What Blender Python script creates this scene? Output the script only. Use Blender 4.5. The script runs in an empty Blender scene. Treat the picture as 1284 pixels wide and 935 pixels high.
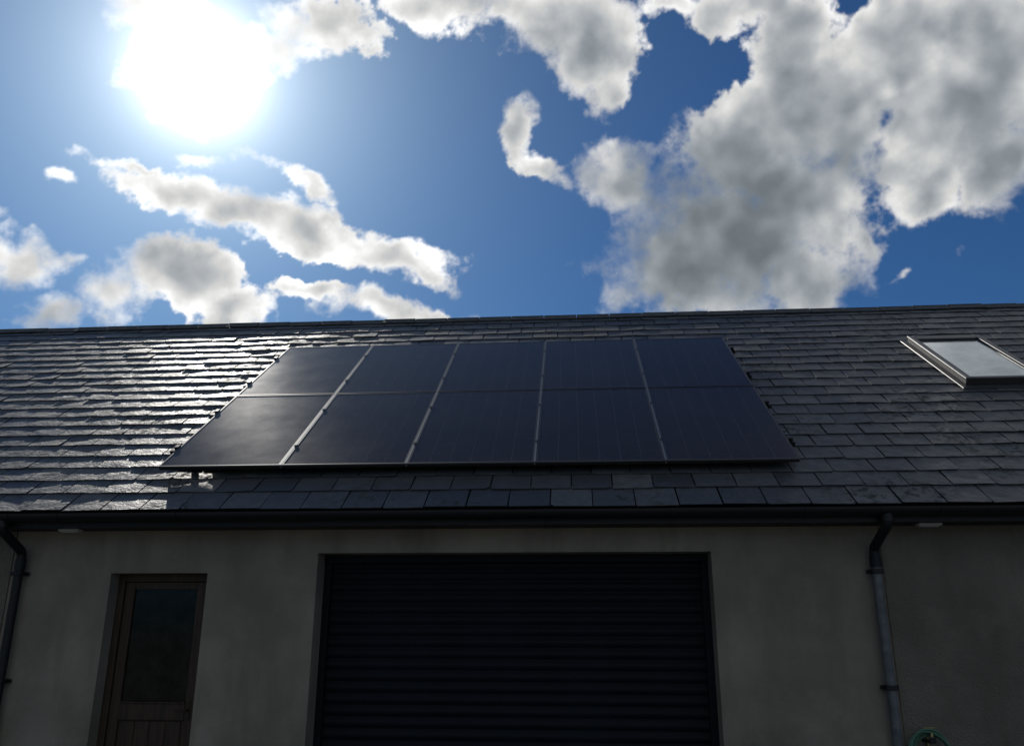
import bpy, bmesh, math, random
import numpy as np
from mathutils import Vector, Matrix
random.seed(7)
S=bpy.context.scene
S.view_settings.view_transform='Standard'; S.view_settings.look='None'; S.view_settings.exposure=0
# ------------------------------------------------------------ camera
F=1039.4; W,H=1284.,935.
yaw,pitch,roll=.0783,.3014,.0025
fw=Vector((-math.sin(yaw)*math.cos(pitch),math.cos(yaw)*math.cos(pitch),math.sin(pitch)))
r0=Vector((math.cos(yaw),math.sin(yaw),0)); u0=r0.cross(fw)
rt=r0*math.cos(roll)+u0*math.sin(roll); up=-r0*math.sin(roll)+u0*math.cos(roll)
cam=bpy.data.cameras.new('camera'); co=bpy.data.objects.new('camera',cam); S.collection.objects.link(co)
m=Matrix((rt,up,-fw)).transposed().to_4x4(); m.translation=Vector((0,-6.585,1.6)); co.matrix_world=m
cam.sensor_width=36; cam.lens=F/W*36; cam.clip_end=9000; cam.clip_start=.05
S.camera=co
def skydir(x,y): return (fw+rt*((x-W/2)/F)+up*((H/2-y)/F)).normalized()
SUN=Vector((-.393,.722,.569)).normalized()
# ------------------------------------------------------------ node helper
class NT:
    def __init__(s,t): s.t=t
    def n(s,ty,**k):
        nd=s.t.nodes.new(ty)
        for a,b in k.items(): setattr(nd,a,b)
        return nd
    def set(s,sock,v):
        if isinstance(v,bpy.types.NodeSocket): s.t.links.new(v,sock)
        elif v is not None: sock.default_value=v
    def m(s,op,a,b=None,c=None,clamp=False):
        nd=s.n('ShaderNodeMath',operation=op); nd.use_clamp=clamp
        for i,v in enumerate((a,b,c)): s.set(nd.inputs[i],v)
        return nd.outputs[0]
    def v(s,op,a,b=None,scale=None):
        nd=s.n('ShaderNodeVectorMath',operation=op)
        s.set(nd.inputs[0],a); s.set(nd.inputs[1],b)
        if scale is not None: s.set(nd.inputs['Scale'],scale)
        return nd.outputs['Value'] if op in('LENGTH','DOT_PRODUCT') else nd.outputs[0]
    def noise(s,vec,scale,detail=6,rough=.55,dist=0,col=False):
        nd=s.n('ShaderNodeTexNoise'); s.set(nd.inputs['Vector'],vec)
        nd.inputs['Scale'].default_value=scale; nd.inputs['Detail'].default_value=detail
        nd.inputs['Roughness'].default_value=rough; nd.inputs['Distortion'].default_value=dist
        return nd.outputs['Color' if col else 'Fac']
    def ss(s,v,a,b,lo=0.,hi=1.):
        nd=s.n('ShaderNodeMapRange',interpolation_type='SMOOTHSTEP'); s.set(nd.inputs[0],v)
        for i,x in enumerate((a,b,lo,hi)): nd.inputs[i+1].default_value=x
        return nd.outputs[0]
    def mix(s,f,a,b,bt='MIX'):
        nd=s.n('ShaderNodeMix',data_type='RGBA',blend_type=bt); s.set(nd.inputs[0],f)
        s.set(nd.inputs[6],a); s.set(nd.inputs[7],b); return nd.outputs[2]
    def ramp(s,f,pts):
        nd=s.n('ShaderNodeValToRGB'); s.set(nd.inputs[0],f); e=nd.color_ramp.elements
        while len(e)<len(pts): e.new(.5)
        for i,(p,c) in enumerate(pts): e[i].position=p; e[i].color=(*c,1)
        return nd.outputs[0]
# ------------------------------------------------------------ world (clear sky + aureole round the sun)
w=bpy.data.worlds.new('sky'); S.world=w; w.use_nodes=True; t=w.node_tree; t.nodes.clear(); N=NT(t)
out=N.n('ShaderNodeOutputWorld'); bg=N.n('ShaderNodeBackground'); t.links.new(bg.outputs[0],out.inputs[0])
sk=N.n('ShaderNodeTexSky',sky_type='NISHITA'); sk.sun_disc=False
sk.sun_elevation=math.asin(SUN.z); sk.sun_rotation=math.atan2(SUN.x,SUN.y)
sk.air_density=1.0; sk.dust_density=.4; sk.ozone_density=2.5
D=N.v('NORMALIZE',N.n('ShaderNodeTexCoord').outputs['Generated'])
g=N.m('SUBTRACT',1.,N.v('DOT_PRODUCT',D,tuple(SUN)))
skyc=N.v('MULTIPLY',sk.outputs[0],(.165,.335,.52))
core=N.m('DIVIDE',62.,N.m('POWER',N.m('MULTIPLY_ADD',g,1/.0006,1.),1.5))
wide=N.m('MULTIPLY',N.m('POWER',2.718,N.m('MULTIPLY',g,-1/.012)),2.4)
wide2=N.m('MULTIPLY',N.m('POWER',2.718,N.m('MULTIPLY',g,-1/.05)),1.1)
gcol=N.v('ADD',N.v('SCALE',(1.,1.,.97),scale=core),N.v('SCALE',(.85,1.,1.04),scale=N.m('ADD',wide,wide2)))
t.links.new(N.v('ADD',skyc,gcol),bg.inputs[0]); bg.inputs[1].default_value=.1
w.cycles.sampling_method='MANUAL'; w.cycles.sample_map_resolution=512
# ------------------------------------------------------------ clouds: a far shell with coverage worked out from fractal noise
rng=np.random.RandomState(5); PERM=rng.permutation(256); PERM=np.concatenate([PERM,PERM,PERM]).astype(np.int32)
GR=rng.normal(size=(256,3)).astype(np.float32); GR/=np.linalg.norm(GR,axis=1,keepdims=True)
def perlin(P):
    i=np.floor(P).astype(np.int32); f=(P-i).astype(np.float32); i&=255
    u=f*f*f*(f*(f*6-15)+10); r=0
    for a in(0,1):
        A=PERM[i[:,0]+a]; wa=u[:,0] if a else 1-u[:,0]
        for b in(0,1):
            Bq=PERM[A+i[:,1]+b]; wb=wa*(u[:,1] if b else 1-u[:,1])
            for c in(0,1):
                gq=GR[PERM[Bq+i[:,2]+c]]
                d=gq[:,0]*(f[:,0]-a)+gq[:,1]*(f[:,1]-b)+gq[:,2]*(f[:,2]-c)
                r=r+d*wb*(u[:,2] if c else 1-u[:,2])
    return r*1.5
def fbm(P,o,g=.5,billow=False):
    s=0;a=1;n=0
    for k in range(o):
        q=perlin(P*(2.03**k)+17.3*k)
        if billow: q=.45-np.abs(q)*1.6 if k>0 else q
        s=s+a*q; n+=a; a*=g
    return s/n
blobs=[(905,300,165,90,0),(1000,240,110,95,0),(840,345,105,62,0),(765,225,45,45,0),(1010,340,75,55,0),(930,190,90,75,0),
(1040,130,125,100,-20),(1000,60,70,65,0),(1190,150,115,105,0),(1250,60,110,95,0),(1255,215,65,60,0),(1160,235,50,40,0),(1130,60,75,75,0),(930,20,75,30,0),
(652,165,24,44,15),(685,213,45,18,22),
(690,20,85,45,10),(740,60,58,50,40),(762,118,18,38,10),(560,10,95,26,0),
(410,30,80,42,10),(345,55,65,34,0),(190,20,65,34,0),(460,60,30,14,0),(835,10,40,18,0),(250,25,60,36,0),(168,70,20,30,20),(335,100,16,12,0),(200,138,22,9,-20),
(25,322,54,42,10),(-10,300,40,40,0),(75,330,30,12,10),(60,395,60,18,0),
(215,358,92,52,0),(150,375,65,42,0),(285,385,55,34,0),
(210,240,75,22,18),(300,268,82,30,14),(395,295,85,30,12),(485,318,80,22,10),(545,342,40,14,25),(160,212,50,11,14),
(400,360,65,11,6),(485,382,85,17,8),(575,395,60,10,8),(330,208,50,11,25),(375,235,40,11,25),(95,240,18,10,0),(245,165,26,8,20),(240,198,30,9,0),
(1080,290,12,38,-10),(1120,345,16,10,0),(1190,318,14,8,0)]
rad=math.radians
az=np.concatenate([np.arange(-180,-45,1.5),np.arange(-45,40,.078),np.arange(40,181.4,1.5)]); az[-1]=180.
el=np.concatenate([np.arange(3,15,.8),np.arange(15,47.5,.078),np.arange(47.5,88,.8)])
A,E=np.meshgrid(np.radians(az),np.radians(el)); sh_=A.shape
d=np.stack([np.sin(A)*np.cos(E),np.cos(A)*np.cos(E),np.sin(E)],-1).reshape(-1,3)
wp=np.stack([fbm(d*8+o,6,.58) for o in(0,31.7,63.1)],-1)
dw=d+wp*.046
Lf=np.full(len(d),-.8)
for x,y,rx,ry,an in blobs:
    c=skydir(x,y); a=math.radians(an)
    e1=skydir(x+rx*math.cos(a),y+rx*math.sin(a))-c; e2=skydir(x-ry*math.sin(a),y+ry*math.cos(a))-c
    s1,s2=e1.length,e2.length; e1.normalize(); e2=(e2-e1*e2.dot(e1)).normalized(); e3=e1.cross(e2)
    q=dw-np.array(c); l=np.sqrt((q@np.array(e1)/s1)**2+(q@np.array(e2)/s2)**2+(q@np.array(e3)/(s1+s2)*2)**2)
    th=min(1.,.42+min(rx,ry)/120.)
    f=np.maximum((1-l)*th,-.8)
    h=np.maximum(.12-np.abs(Lf-f),0)/.12; Lf=np.maximum(Lf,f)+h*h*h*.12/6
# clouds outside the photo's view: scattered ones behind, one unseen cloud added high right to brighten the skylight glass
gen=fbm(d*2.2+5,4,.5)*2.6+.12
t_=np.clip((d[:,1]+.1)/.3,0,1)
Lf=np.maximum(Lf,gen-3*t_)
refl_cloud=(1-np.linalg.norm(dw-np.array([.50,.47,.73]),axis=1)/.26); Lf=np.maximum(Lf,np.maximum(refl_cloud,-.8))  # unseen cloud, added for the skylight glass to mirror
S1=np.array(SUN)
n1=fbm(d*15,7,.57,True); n2=fbm(d*26+11,6,.6)
m0=fbm(d*12+3,3,.45); m1=fbm((d+S1*.015)*12+3,3,.45)
fine=fbm(d*60+9,4,.6); soft=fbm(d*6+40,3,.5)
dens=Lf+n1*.52+n2*.45+fine*.06
wd=np.clip(.46+soft*.9,.17,.95)
alpha=np.clip((dens+.09)/wd,0,1); alpha=alpha*alpha*(3-2*alpha)
g_=1-d@S1
deep=np.exp(-((dw-np.array(skydir(910,305)))**2).sum(1)/(2*.085**2))
tau=np.clip(Lf*.52+m0*.32+n1*.22+.01,0,1.6)+deep*.42
lit=.175+.70*np.exp(-tau*2.6)
rel=(m0-m1); lit=lit*np.clip(1-rel*1.3,.8,1.3)*(1+fine*.08+n2*.08)
edge=np.clip(1-dens/.4,0,1); lit=lit+.10*edge
lit=lit*(.84+.5*np.exp(-g_/.05))+1.2*np.exp(-g_/.004)
k_=np.clip((lit-.15)/.5,0,1)[:,None]
col=lit[:,None]*((1-k_)*np.array([.86,1.,1.13])+k_*np.array([1.,1.,.99]))
alpha[g_<.00025]=0
keepv=alpha.reshape(sh_)>.002
nr,nc=sh_; idx=np.arange(nr*nc).reshape(sh_)
kf=keepv[:-1,:-1]|keepv[1:,:-1]|keepv[:-1,1:]|keepv[1:,1:]
gs=(g_.reshape(sh_)>.00015); kf&=gs[:-1,:-1]&gs[1:,1:]
quads=np.stack([idx[:-1,:-1][kf],idx[:-1,1:][kf],idx[1:,1:][kf],idx[1:,:-1][kf]],-1)
used=np.unique(quads); remap=np.zeros(nr*nc,int); remap[used]=np.arange(len(used)); quads=remap[quads]
me=bpy.data.meshes.new('clouds'); me.vertices.add(len(used)); me.vertices.foreach_set('co',(d[used]*6000).astype(np.float32).ravel())
me.loops.add(quads.size); me.loops.foreach_set('vertex_index',quads.ravel().astype(np.int32))
me.polygons.add(len(quads)); me.polygons.foreach_set('loop_start',np.arange(0,quads.size,4,dtype=np.int32))
try: me.polygons.foreach_set('loop_total',np.full(len(quads),4,dtype=np.int32))
except Exception: pass
me.update(calc_edges=True)
at=me.attributes.new('cloud','FLOAT_COLOR','POINT'); at.data.foreach_set('color',np.concatenate([col[used],alpha[used][:,None]],1).astype(np.float32).ravel())
cm=bpy.data.materials.new('cloud_vapour'); cm.use_nodes=True; cm.node_tree.nodes.clear(); N=NT(cm.node_tree)
an=N.n('ShaderNodeAttribute',attribute_name='cloud'); em=N.n('ShaderNodeEmission'); tr=N.n('ShaderNodeBsdfTransparent'); mx=N.n('ShaderNodeMixShader'); oo=N.n('ShaderNodeOutputMaterial')
N.set(em.inputs[0],an.outputs['Color']); N.set(mx.inputs[0],an.outputs['Alpha']); N.set(mx.inputs[1],tr.outputs[0]); N.set(mx.inputs[2],em.outputs[0]); N.set(oo.inputs[0],mx.outputs[0])
cm.cycles.emission_sampling='NONE'; me.materials.append(cm)
cl=bpy.data.objects.new('clouds',me); S.collection.objects.link(cl)
# ------------------------------------------------------------ sun
sl=bpy.data.lights.new('sun','SUN'); sl.energy=3.5; sl.angle=math.radians(.5); sl.color=(1,.95,.87)
so=bpy.data.objects.new('sun',sl); S.collection.objects.link(so); so.rotation_euler=SUN.to_track_quat('Z','Y').to_euler(); so.location=(-20,40,40)
# ------------------------------------------------------------ materials
def mat(name,base=(.5,.5,.5),rough=.5,metal=0.,fn=None,spec=.5):
    m=bpy.data.materials.new(name); m.use_nodes=True; N=NT(m.node_tree)
    b=m.node_tree.nodes['Principled BSDF']
    b.inputs['Base Color'].default_value=(*base,1); b.inputs['Roughness'].default_value=rough; b.inputs['Metallic'].default_value=metal
    b.inputs['Specular IOR Level'].default_value=spec
    if fn: fn(N,b)
    return m
def pos(N): return N.n('ShaderNodeNewGeometry').outputs['Position']
def bump(N,b,h,s,d=.01):
    nd=N.n('ShaderNodeBump'); nd.inputs['Strength'].default_value=s; nd.inputs['Distance'].default_value=d
    N.set(nd.inputs['Height'],h); N.set(b.inputs['Normal'],nd.outputs[0])
def f_render(base,rough_amt):
    def f(N,b):
        p=pos(N); big=N.noise(p,.9,5,.6); st=N.noise(N.v('MULTIPLY',p,(3.,3.,.5)),1.5,5,.6); fine=N.noise(p,60,4,.7)
        c1=tuple(x*.60 for x in base); c2=tuple(x*1.30 for x in base)
        c=N.mix(N.ss(big,.3,.7),(*c1,1),(*c2,1))
        c=N.mix(N.ss(st,.45,.75,0,.65),c,(base[0]*.50,base[1]*.52,base[2]*.48,1))
        c=N.mix(N.ss(N.noise(p,3.2,6,.65),.52,.72,0,.4),c,(*c2,1))
        c=N.mix(.35,c,N.mix(fine,(*c1,1),(*c2,1)))
        sp=N.n('ShaderNodeSeparateXYZ'); N.set(sp.inputs[0],p)
        lo=N.m('MULTIPLY',N.ss(sp.outputs[2],1.5,.2),N.ss(N.noise(p,2.3,5,.65),.4,.65))
        c=N.mix(N.m('MULTIPLY',lo,.65),c,(base[0]*.40,base[1]*.46,base[2]*.34,1))
        N.set(b.inputs['Base Color'],c)
        v=N.n('ShaderNodeTexVoronoi'); v.inputs['Scale'].default_value=70; N.set(v.inputs['Vector'],p)
        h=N.m('ADD',N.m('MULTIPLY',fine,.5),N.m('MULTIPLY',v.outputs[0],rough_amt)); h=N.m('ADD',h,N.m('MULTIPLY',N.noise(p,4,3,.5),1.5))
        bump(N,b,h,.6,.006)
    return f
M_wall=mat('smooth_render',rough=.9,fn=f_render((.235,.212,.172),.2),spec=.2)
M_dash=mat('pebble_dash_render',rough=.95,fn=f_render((.165,.152,.125),1.6),spec=.2)
def f_slate(N,b):
    g=N.n('ShaderNodeNewGeometry'); p=g.outputs['Position']; ri=g.outputs['Random Per Island']
    c=N.ramp(ri,[(0,(.038,.042,.047)),(.5,(.058,.063,.068)),(.85,(.078,.083,.088)),(1,(.11,.115,.115))])
    n=N.noise(p,9,6,.65); c=N.mix(N.ss(n,.35,.7,0,.6),c,(.034,.037,.040,1))
    l=N.noise(p,22,5,.7); c=N.mix(N.m('MULTIPLY',N.ss(l,.6,.68),.35),c,(.15,.155,.135,1))
    ms=N.m('MULTIPLY',N.ss(N.noise(p,1.1,3,.5),.50,.66),N.ss(N.noise(p,14,5,.7),.5,.6))
    c=N.mix(N.m('MULTIPLY',ms,.8),c,(.018,.021,.013,1)); N.set(b.inputs['Base Color'],c)
    r=N.m('ADD',N.m('MULTIPLY_ADD',ri,.16,.34),N.m('MULTIPLY',n,.18)); r=N.m('ADD',r,N.m('MULTIPLY',ms,.3)); N.set(b.inputs['Roughness'],r)
    bump(N,b,N.m('ADD',N.noise(p,7,5,.6),N.m('MULTIPLY',N.noise(p,45,4,.6),.25)),.6,.02)
M_slate=mat('slate',fn=f_slate,spec=.5)
M_under=mat('roof_felt',(.01,.01,.011),.9,spec=.1)
M_black=mat('black_upvc',(.008,.009,.011),.5,fn=lambda N,b:bump(N,b,N.noise(pos(N),6,3,.5),.15,.01),spec=.3)
def f_pipe(N,b):
    p=pos(N); N.set(b.inputs['Base Color'],N.ramp(N.noise(p,14,5,.6),[(.3,(.060,.068,.074)),(.7,(.14,.15,.16))]))
M_pipe=mat('weathered_pipe',rough=.55,fn=f_pipe,spec=.35)
def f_ridge(N,b):
    p=pos(N); N.set(b.inputs['Base Color'],N.ramp(N.noise(p,8,6,.7),[(.3,(.04,.045,.05)),(.7,(.10,.105,.10))])); bump(N,b,N.noise(p,30,4,.6),.4,.01)
M_ridge=mat('ridge_tile',rough=.75,fn=f_ridge,spec=.3)
def f_shut(N,b):
    p=pos(N); n=N.noise(N.v('MULTIPLY',p,(1,1,.2)),3,5,.6)
    N.set(b.inputs['Base Color'],N.ramp(n,[(.3,(.003,.0045,.008)),(.7,(.007,.010,.015))])); N.set(b.inputs['Roughness'],N.m('MULTIPLY_ADD',n,.3,.45))
M_shut=mat('shutter_steel',fn=f_shut,spec=.16)
def f_wood(N,b):
    p=pos(N); n=N.noise(N.v('MULTIPLY',p,(14,14,1.2)),3,6,.65,.5)
    N.set(b.inputs['Base Color'],N.ramp(n,[(.3,(.026,.017,.011)),(.7,(.066,.043,.028))])); bump(N,b,n,.3,.003)
M_wood=mat('stained_wood',rough=.6,fn=f_wood,spec=.3)
M_dglass=mat('door_glazing',(.012,.014,.014),.06,fn=lambda N,b:N.set(b.inputs['Base Color'],N.ramp(N.noise(pos(N),6,4,.6),[(.4,(.003,.003,.003)),(.7,(.016,.016,.015))])),spec=.2)
M_alu=mat('glint_aluminium',(.24,.25,.26),.5,1.)  # bright metal of the added strips that stand in for frame glints
M_frame=mat('black_anodised',(.03,.031,.033),.4,.6)
M_vel=mat('skylight_cladding',(.045,.047,.05),.4,.2)
M_bead=mat('skylight_bead',(.2,.21,.22),.5,.3)
M_vglass=mat('skylight_glass',(.85,.87,.88),.08,.9,fn=lambda N,b:(N.set(b.inputs['Roughness'],N.m('MULTIPLY_ADD',N.noise(pos(N),3,5,.6),.2,.02)),N.set(b.inputs['Base Color'],N.ramp(N.noise(pos(N),5,6,.7),[(.35,(.66,.68,.68)),(.65,(.86,.88,.88))]))))
def f_cell(N,b):
    uv=N.n('ShaderNodeTexCoord').outputs['UV']; sp=N.n('ShaderNodeSeparateXYZ'); N.set(sp.inputs[0],uv)
    def line(c,n,wd):
        f=N.m('FRACT',N.m('MULTIPLY',c,n)); d=N.m('ABSOLUTE',N.m('SUBTRACT',f,.5)); return N.m('GREATER_THAN',d,.5-wd)
    u,v=sp.outputs[0],sp.outputs[1]
    p=pos(N)
    c=N.ramp(N.noise(p,.8,3,.5),[(.3,(.026,.020,.0185)),(.7,(.038,.029,.026))])
    c=N.mix(N.m('MULTIPLY',line(u,60,.06),.25),c,(.06,.055,.055,1))
    c=N.mix(N.m('MULTIPLY',line(v,18,.02),.14),c,(.12,.12,.12,1))
    c=N.mix(N.m('MULTIPLY',line(u,6,.012),.5),c,(.12,.12,.12,1))
    N.set(b.inputs['Base Color'],c)
    N.set(b.inputs['Roughness'],N.m('MULTIPLY_ADD',N.noise(p,2.5,6,.65),.08,.12))
M_cell=mat('pv_glass',fn=f_cell,spec=.22)
def f_gr(N,b):
    p=pos(N); c=N.mix(N.noise(p,60,4,.7),(.12,.115,.10,1),(.26,.25,.23,1)); c=N.mix(N.ss(N.noise(p,.35,5,.6),.4,.65,0,.5),c,(.11,.11,.095,1)); N.set(b.inputs['Base Color'],c); bump(N,b,N.noise(p,50,4,.7),.6,.02)
M_ground=mat('gravel_concrete',rough=.95,fn=f_gr)
M_white=mat('light_body',(.45,.45,.44),.4)
M_hose=mat('hose_rubber',(.05,.14,.09),.4)
M_brass=mat('brass',(.35,.27,.12),.45,1.)
M_hand=mat('dark_bronze',(.05,.04,.03),.5,.8)
# ------------------------------------------------------------ mesh helpers
def empty(n,p=(0,0,0)):
    o=bpy.data.objects.new(n,None); S.collection.objects.link(o); return o
class MB:
    def __init__(s): s.v=[];s.f=[];s.mi=[];s.uv={}
    def box(s,x0,x1,y0,y1,z0,z1,mi=0,tf=None):
        P=[(x,y,z) for z in(z0,z1) for y in(y0,y1) for x in(x0,x1)]
        if tf: P=[tf(*q) for q in P]
        k=len(s.v); s.v+=P
        for f in((0,2,3,1),(4,5,7,6),(0,1,5,4),(2,6,7,3),(0,4,6,2),(1,3,7,5)): s.f.append(tuple(k+i for i in f)); s.mi.append(mi)
    def obj(s,name,mats,parent=None,smooth=False,bevel=0):
        me=bpy.data.meshes.new(name); me.from_pydata([tuple(q) for q in s.v],[],s.f)
        for mm in mats: me.materials.append(mm)
        for p,i in zip(me.polygons,s.mi): p.material_index=i; p.use_smooth=smooth
        if s.uv:
            ul=me.uv_layers.new(name='UVMap')
            for fi,uvs in s.uv.items():
                for li,u in zip(me.polygons[fi].loop_indices,uvs): ul.data[li].uv=u
        bm=bmesh.new(); bm.from_mesh(me); bmesh.ops.recalc_face_normals(bm,faces=bm.faces); bm.to_mesh(me); bm.free()
        o=bpy.data.objects.new(name,me); S.collection.objects.link(o); o.parent=parent
        if bevel:
            b=o.modifiers.new('bev','BEVEL'); b.width=bevel; b.segments=2; b.limit_method='ANGLE'
        return o
def tube(name,pts,r,mt,parent=None,cyc=False,res=6):
    c=bpy.data.curves.new(name,'CURVE'); c.dimensions='3D'; c.bevel_depth=r; c.bevel_resolution=res; c.use_fill_caps=True
    s=c.splines.new('POLY'); s.points.add(len(pts)-1)
    for q,p in zip(s.points,pts): q.co=(*p,1)
    s.use_cyclic_u=cyc; s.use_smooth=True
    o=bpy.data.objects.new(name,c); S.collection.objects.link(o); c.materials.append(mt)
    bpy.context.view_layer.update()
    me=bpy.data.meshes.new_from_object(o.evaluated_get(bpy.context.evaluated_depsgraph_get())); bpy.data.objects.remove(o)
    o=bpy.data.objects.new(name,me); S.collection.objects.link(o); o.parent=parent
    for p in me.polygons: p.use_smooth=True
    return o
R=.6241; CR,SR=math.cos(R),math.sin(R); EY,EZ=-.30,2.505; RL=5.516
def roof(x,s,h): return (x,EY+s*CR-h*SR,EZ+s*SR+h*CR)
X0,X1=-13.,11.
# ------------------------------------------------------------ ground
g=MB(); g.v=[(-2000,-2000,0),(2000,-2000,0),(2000,2000,0),(-2000,2000,0)]; g.f=[(0,1,2,3)]; g.mi=[0]; g.obj('ground',[M_ground])
# ------------------------------------------------------------ building
B=empty('farm_outbuilding')
wl=MB()
DX0,DX1,DZ=-3.75,-2.95,2.036; GX0,GX1,GZ=-2.06,1.02,2.187; XL,XR=-4.60,2.285; T=.3; WT=2.44
for a in [(XL,DX0,0,WT),(DX0,DX1,DZ,WT),(DX1,GX0,0,WT),(GX0,GX1,GZ,WT),(GX1,XR,0,WT)]: wl.box(a[0],a[1],0,T,a[2],a[3])
wl.obj('front_wall',[M_wall],B)
w2=MB(); w2.box(X0+.2,XL,-.012,T,0,WT); w2.box(XR,X1-.2,-.012,T,0,WT)
RY=EY+RL*CR; BYW=2*RY
w2.box(X0+.2,X1-.2,BYW-T,BYW,0,WT)
w2.obj('side_walls',[M_dash],B)
gb=MB()
for x in (X0+.2,X1-.5):
    k=len(gb.v); pr=[(T,0),(T,WT),(RY,EZ+RL*SR-.1),(BYW-T,WT),(BYW-T,0)]
    gb.v+=[(x,y,z) for y,z in pr]+[(x+.3,y,z) for y,z in pr]
    gb.f+=[tuple(k+i for i in range(5)),tuple(k+5+i for i in range(5))]+[(k+i,k+(i+1)%5,k+5+(i+1)%5,k+5+i) for i in range(5)]; gb.mi+=[0]*7
gb.obj('gable_walls',[M_dash],B)
rd=MB(); rd.box(X0,X1,-.02,RL,-.06,0,0,roof)
rd.box(X0,X1,-.02,RL,-.06,.02,0,lambda x,s,h:(x,BYW-(EY+s*CR-h*SR),EZ+s*SR+h*CR))
rd.obj('roof_deck',[M_under],B)
sl_=MB(); EXP=RL/22; SW=.32
SKY=(3.88,4.66,2.42,3.92)
for k in range(22):
    x=X0-(SW/2 if k%2 else 0)
    while x<X1:
        s0=k*EXP-(.045 if k==0 else 0)+random.gauss(0,.004); s1=min((k+1)*EXP+.06,RL)
        xc=x+SW/2
        if not(SKY[0]+.05<x and x+SW<SKY[1]-.05 and SKY[2]<s0 and s1<SKY[3]):
            g_=.0038+abs(random.gauss(0,.0018)); hj=abs(random.gauss(0,.0022)); rot=random.gauss(0,.008); tw=random.gauss(0,.0026)
            def tf(a,b,c,s0=s0,xc=xc,hj=hj,rot=rot,tw=tw):
                u=(b-s0)/.31
                h=c+ (.015+hj)*(1-u)+.004*u + tw*(a-xc)/.16*(1-u)
                return roof(a+rot*(b-s0),b+rot*(a-xc),h)
            c0=random.random()<.18; c1=random.random()<.18; ch=random.uniform(.01,.03)
            xa,xb=max(x+g_,X0),min(x+SW-g_,X1)
            if xb-xa>.05:
                prof=[]
                prof+= [(xa,s0+ch),(xa+ch,s0)] if c0 else [(xa,s0)]
                prof+= [(xb-ch,s0),(xb,s0+ch)] if c1 else [(xb,s0)]
                prof+= [(xb,s1),(xa,s1)]
                n=len(prof); kk=len(sl_.v)
                sl_.v+=[tf(a,b,.006) for a,b in prof]+[tf(a,b,0) for a,b in prof]
                sl_.f+=[tuple(range(kk,kk+n)),tuple(range(kk+2*n-1,kk+n-1,-1))]+[(kk+i,kk+n+i,kk+n+(i+1)%n,kk+(i+1)%n) for i in range(n)]; sl_.mi+=[0]*(n+2)
        x+=SW
sl_.obj('roof_slates',[M_slate],B)
rg=MB(); x=X0; ry,rz=RY,EZ+RL*SR
while x<X1:
    xe=min(x+.448,X1); jz=random.gauss(0,.003)
    for sg in(-1,1):
        def tf(a,b,c,sg=sg,jz=jz): return (a,ry+sg*(b*CR+ c*SR*1.0),rz+.030+jz-b*SR+c*CR)
        rg.box(x+.003,xe-.003,0,.14,0,.014,0,tf)
    rg.box(x+.003,xe-.003,ry-.012,ry+.012,rz+.026+jz,rz+.050+jz,0)
    x+=.45
rg.obj('ridge_tiles',[M_ridge],B)
fs=MB(); fs.box(X0,X1,EY,EY+.02,2.366,2.485); fs.box(X0,X1,EY+.022,-.014,2.370,2.384); fs.obj('fascia_and_soffit',[M_black],B)
# garage shutter
gs=MB(); yb=.26; z=0.03; prof=[]
pitchz=.085
while z<GZ-.02:
    for i in range(7):
        a=i/6; prof.append((yb-.016*math.sin(math.pi*a),z+a*pitchz*.88))
    z+=pitchz
n=len(prof)
gs.v=[(GX0,y,zz) for y,zz in prof]+[(GX1,y,zz) for y,zz in prof]; gs.f=[(i,i+1,n+i+1,n+i) for i in range(n-1)]; gs.mi=[0]*(n-1)
gs.box(GX0,GX0+.055,yb-.06,yb-.02,0,GZ-.002); gs.box(GX1-.055,GX1,yb-.06,yb-.02,0,GZ-.002)
gs.box(GX0+.056,GX1-.056,yb-.055,yb-.022,0,.07)
gs.obj('roller_shutter_door',[M_shut],B)
hd=MB(); hd.box(GX0+.001,GX1-.001,yb-.075,yb-.061,GZ-.06,GZ-.003); hd.obj('shutter_head_trim',[M_shut],B)
# door
d=empty('entrance_door'); d.parent=B
dm=MB(); y0=.13
dm.box(DX0,DX0+.055,y0,y0+.07,0,DZ-.001); dm.box(DX1-.055,DX1,y0,y0+.07,0,DZ-.001); dm.box(DX0+.056,DX1-.056,y0,y0+.07,DZ-.06,DZ-.001)
a,b=DX0+.06,DX1-.06; y1=y0+.018
dm.box(a,a+.075,y1,y1+.045,.03,DZ-.063); dm.box(b-.075,b,y1,y1+.045,.03,DZ-.063)
for z0,z1 in((DZ-.12,DZ-.063),(.93,1.05),(.03,.2)): dm.box(a+.076,b-.076,y1,y1+.045,z0,z1)
dm.box(a+.076,b-.076,y1+.02,y1+.035,.201,.929)
for i in range(4): xx=a+.09+i*(b-a-.18)/4; dm.box(xx,xx+(b-a-.18)/4-.008,y1+.012,y1+.0195,.21,.92)
dm.box(a+.077,b-.077,y1-.008,y1+.003,1.051,1.064)
dm.obj('door_timber',[M_wood],d,bevel=.004)
q=MB(); q.box(a+.076,b-.076,y1+.02,y1+.03,1.0505,DZ-.1205); q.obj('door_glass',[M_dglass],d)
q=MB(); q.box(b-.055,b-.03,y1-.008,y1-.001,.93,1.08); q.box(b-.14,b-.035,y1-.05,y1-.038,1.0,1.015); q.box(b-.050,b-.037,y1-.05,y1-.008,1.001,1.014); q.obj('door_handle',[M_hand],d,bevel=.003)
q=MB(); q.box(DX0+.002,DX1-.002,.02,.128,0.002,.035); q.obj('door_threshold',[M_pipe],d)
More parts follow.
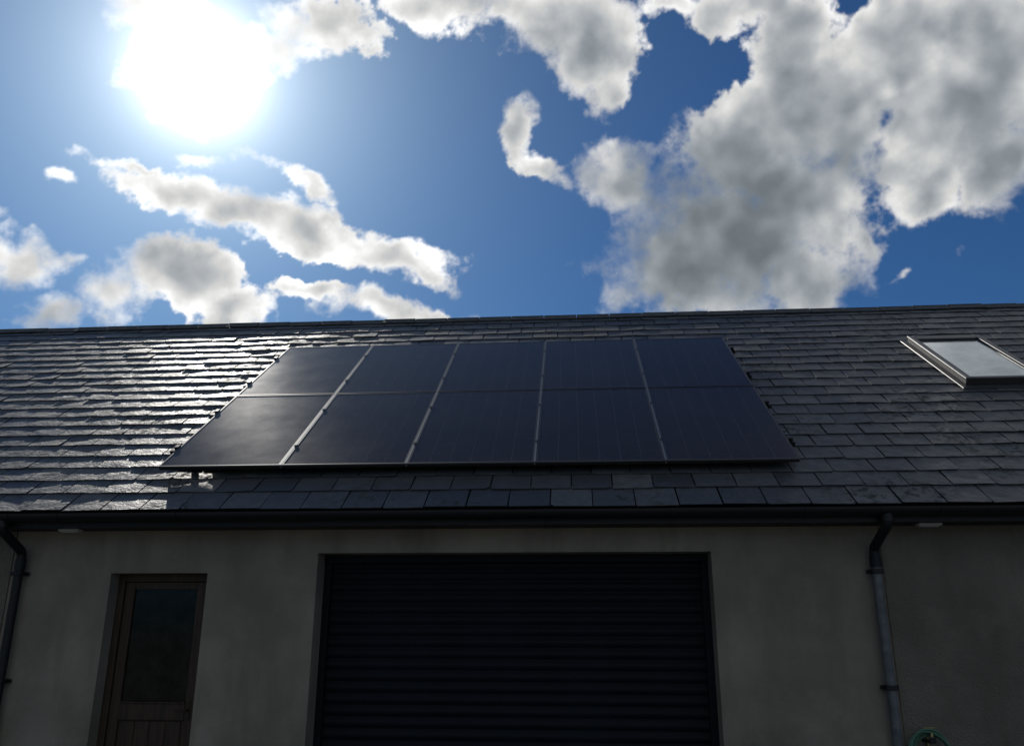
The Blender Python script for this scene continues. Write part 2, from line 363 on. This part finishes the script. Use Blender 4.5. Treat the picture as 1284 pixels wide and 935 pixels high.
# skylight
v=empty('skylight'); v.parent=B
a,b,c,e=SKY; q=MB()
q.box(a-.06,b+.06,c-.09,e+.06,.015,.034,0,roof)
for bx in((a,a+.07,c,e),(b-.07,b,c,e),(a+.07,b-.07,c,c+.07),(a+.07,b-.07,e-.09,e)): q.box(*bx,.035,.085,0,roof)
q.obj('skylight_frame',[M_vel],v,bevel=.005)
q=MB()
for bx in((a-.012,a+.055,c-.012,e),(b-.055,b+.012,c-.012,e),(a+.056,b-.056,c-.012,c+.05),(a+.056,b-.056,e-.12,e)): q.box(*bx,.086,.105,0,roof)
q.obj('skylight_sash_trim',[M_vel],v,bevel=.004)
q=MB(); q.box(a-.0,a+.014,c+.01,e-.02,.1055,.109,0,roof); q.box(a+.014,b-.014,c-.0,c+.010,.1055,.109,0,roof); q.obj('skylight_trim_bead',[M_bead],v)
q=MB(); q.box(a+.0705,b-.0705,c+.0705,e-.0905,.06,.080,0,roof); q.obj('skylight_glass',[M_vglass],v)
# ------------------------------------------------------------ gutter
gt=MB(); gy,gz,gr=EY-.062,2.462,.058; n=14
o_=[(gy+gr*math.cos(math.pi*(1+i/n)),gz+gr*math.sin(math.pi*(1+i/n))) for i in range(n+1)]; i_=[(gy+(gr-.004)*math.cos(math.pi*(2-i/n)),gz+(gr-.004)*math.sin(math.pi*(2-i/n))) for i in range(n+1)]
pr=o_+i_; m_=len(pr)
gt.v=[(X0,*p) for p in pr]+[(X1,*p) for p in pr]; gt.f=[(i,(i+1)%m_,m_+(i+1)%m_,m_+i) for i in range(m_)]; gt.mi=[0]*m_
def band(x0,x1,r):
    k=len(gt.v); pts=[(gy+r*math.cos(math.pi*(1+i/n)),gz+r*math.sin(math.pi*(1+i/n))) for i in range(n+1)]
    gt.v+=[(x0,*p) for p in pts]+[(x1,*p) for p in pts]; gt.f+=[(k+i,k+i+1,k+n+2+i,k+n+1+i) for i in range(n)]; gt.mi+=[0]*n
    for off in(0,n+1):
        k2=len(gt.v); x_=(x0,x1)[off>0]; gt.v+=[(x_,gy+(gr+.0005)*math.cos(math.pi*(1+i/n)),gz+(gr+.0005)*math.sin(math.pi*(1+i/n))) for i in range(n+1)]
        gt.f+=[(k+off+i,k+off+i+1,k2+i+1,k2+i) for i in range(n)]; gt.mi+=[0]*n
x=X0+.4
while x<X1: band(x,x+.03,gr+.005); x+=.95
for x in(-8.2,-4.49,-.7,2.25,6.1): band(x-.07,x+.07,gr+.005)
gt.obj('roof_gutter',[M_black],None,smooth=False)
# ------------------------------------------------------------ downpipes
def arcpts(P,rr=.05,n=6):
    out=[Vector(P[0])]
    for i in range(1,len(P)-1):
        p=Vector(P[i]); a=(Vector(P[i-1])-p).normalized(); b=(Vector(P[i+1])-p).normalized()
        for j in range(n+1):
            t_=j/n; out.append((p+a*rr)*(1-t_)**2+p*2*t_*(1-t_)+(p+b*rr)*t_**2)
    out.append(Vector(P[-1])); return out
def downpipe(x,mt,dx=0):
    e=empty('downpipe'); wy=-.065
    tube('swan_neck',arcpts([(x+dx,gy,2.41),(x+dx,gy,2.345),(x,wy,2.20),(x,wy,2.06)],.04),.036,M_black,e)
    tube('pipe',[(x,wy,2.12),(x,wy,.09)],.034,mt,e)
    tube('outlet_collar',[(x+dx,gy,2.42),(x+dx,gy,2.36)],.043,M_black,e)
    tube('pipe_socket',[(x,wy,2.14),(x,wy,2.06)],.041,M_black,e)
    tube('pipe_joint',[(x,wy,.62),(x,wy,.54)],.040,mt,e)
    tube('shoe',arcpts([(x,wy,.14),(x,wy,.09),(x,wy-.08,.03)],.02),.037,mt,e)
    q=MB()
    for z in(2.03,1.22,.4):
        q.box(x-.042,x+.042,wy-.042,wy+.042,z-.016,z+.016); q.box(x-.062,x+.062,wy+.035,-.013,z-.014,z+.014)
    q.obj('pipe_brackets',[M_black],e,bevel=.004)
downpipe(2.215,M_pipe,.02); downpipe(-4.49,M_black)
def soffl(x):
    q=MB(); y=-.16
    q.box(x-.085,x+.085,y-.035,y+.035,2.352,2.369); q.box(x-.07,x+.07,y-.028,y+.028,2.344,2.3515); q.obj('soffit_light',[M_white],bevel=.004)
soffl(-4.05); soffl(2.6)
# ------------------------------------------------------------ panels
PS,PH=.5385,.12
PW=1.06; PLN=1.722
for row in range(2):
    for c in range(5):
        x0=-3.516+c*PW+.009; x1=x0+PW-.018; s0=PS+row*(PLN+.02); s1=s0+PLN
        q=MB(); fwd=.012; t0,t1=PH-.035,PH
        q.box(x0,x0+fwd,s0,s1,t0,t1,0,roof); q.box(x1-fwd,x1,s0,s1,t0,t1,0,roof)
        q.box(x0+fwd,x1-fwd,s0,s0+fwd,t0,t1,0,roof); q.box(x0+fwd,x1-fwd,s1-fwd,s1,t0,t1,0,roof)
        k=len(q.f); q.box(x0+fwd,x1-fwd,s0+fwd,s1-fwd,t1-.008,t1-.002,1,roof)
        q.uv[k+1]=[(0,0),(1,0),(1,1),(0,1)]
        q.obj('solar_panel',[M_frame,M_cell])
rl=empty('panel_mounting_rails'); q=MB()
for s in(.42,1.30,2.17,3.05):
    q.box(-3.516-.09,-3.516+5*PW+.06,PS+s-.02,PS+s+.02,.045,.084,0,roof)
    for i in range(6): q.box(-3.4+i*1.02,-3.36+i*1.02,PS+s-.05,PS+s+.019,.024,.0445,0,roof)
q.obj('rails',[M_frame],rl)
q=MB()
for i in range(0,6):
    xx=-3.516+i*PW
    if 0<i<5: q.box(xx-.0075,xx+.0075,PS+.0,PS+2*PLN+.02,PH-.03,PH+.0005,0,roof)  # bright strip added between panels, stands in for sun glint on frame edges
    for s in(.42,1.30,2.17,3.05):
        if 0<i<5: q.box(xx-.012,xx+.012,PS+s-.02,PS+s+.02,PH+.001,PH+.004,1,roof)
        else:
            sg=-1 if i==0 else 1; q.box(min(xx,xx+sg*.035),max(xx,xx+sg*.035),PS+s-.03,PS+s+.03,.085,PH+.006,1,roof)
q.box(-3.50,-3.516+5*PW-.01,PS-.003,PS-.0005,PH-.010,PH+.001,0,roof)  # same added glint strip along the bottom edge
q.obj('clamps_and_glint_strips',[M_alu,M_frame],rl)
# ------------------------------------------------------------ hose on the wall
h=empty('garden_hose'); hx,hz=2.42,.775
pts=[]
for i in range(160):
    a=i/160*2*math.pi*5; rr=.125+.012*math.sin(i*.37)+.006*(i/32)
    pts.append((hx+rr*math.cos(a),-.07-.012*(i/32)+.01*math.sin(a*.5),hz+rr*1.1*math.sin(a)-.01*math.sin(i*.11)))
pts+= [(hx+.14,-.14,hz-.2),(hx+.12,-.15,hz-.45),(hx+.2,-.18,.02),(hx+.6,-.4,.012)]
tube('hose_coil',pts,.0085,M_hose,h,res=3)
q=MB(); q.box(hx-.02,hx+.02,-.16,-.013,hz+.09,hz+.105); q.box(hx-.02,hx+.02,-.166,-.16,hz+.09,hz+.13); q.obj('hose_hook',[M_black],h)
tube('tap_pipe',arcpts([(hx+.01,-.03,.0),(hx+.01,-.03,.93),(hx+.01,-.12,.93),(hx+.01,-.12,.87)],.025),.010,M_brass,h)
q=MB(); q.box(hx-.03,hx+.05,-.086,-.076,.955,.963); q.box(hx+.005,hx+.015,-.086,-.076,.93,.955); q.obj('tap_handle',[M_brass],h,bevel=.002)
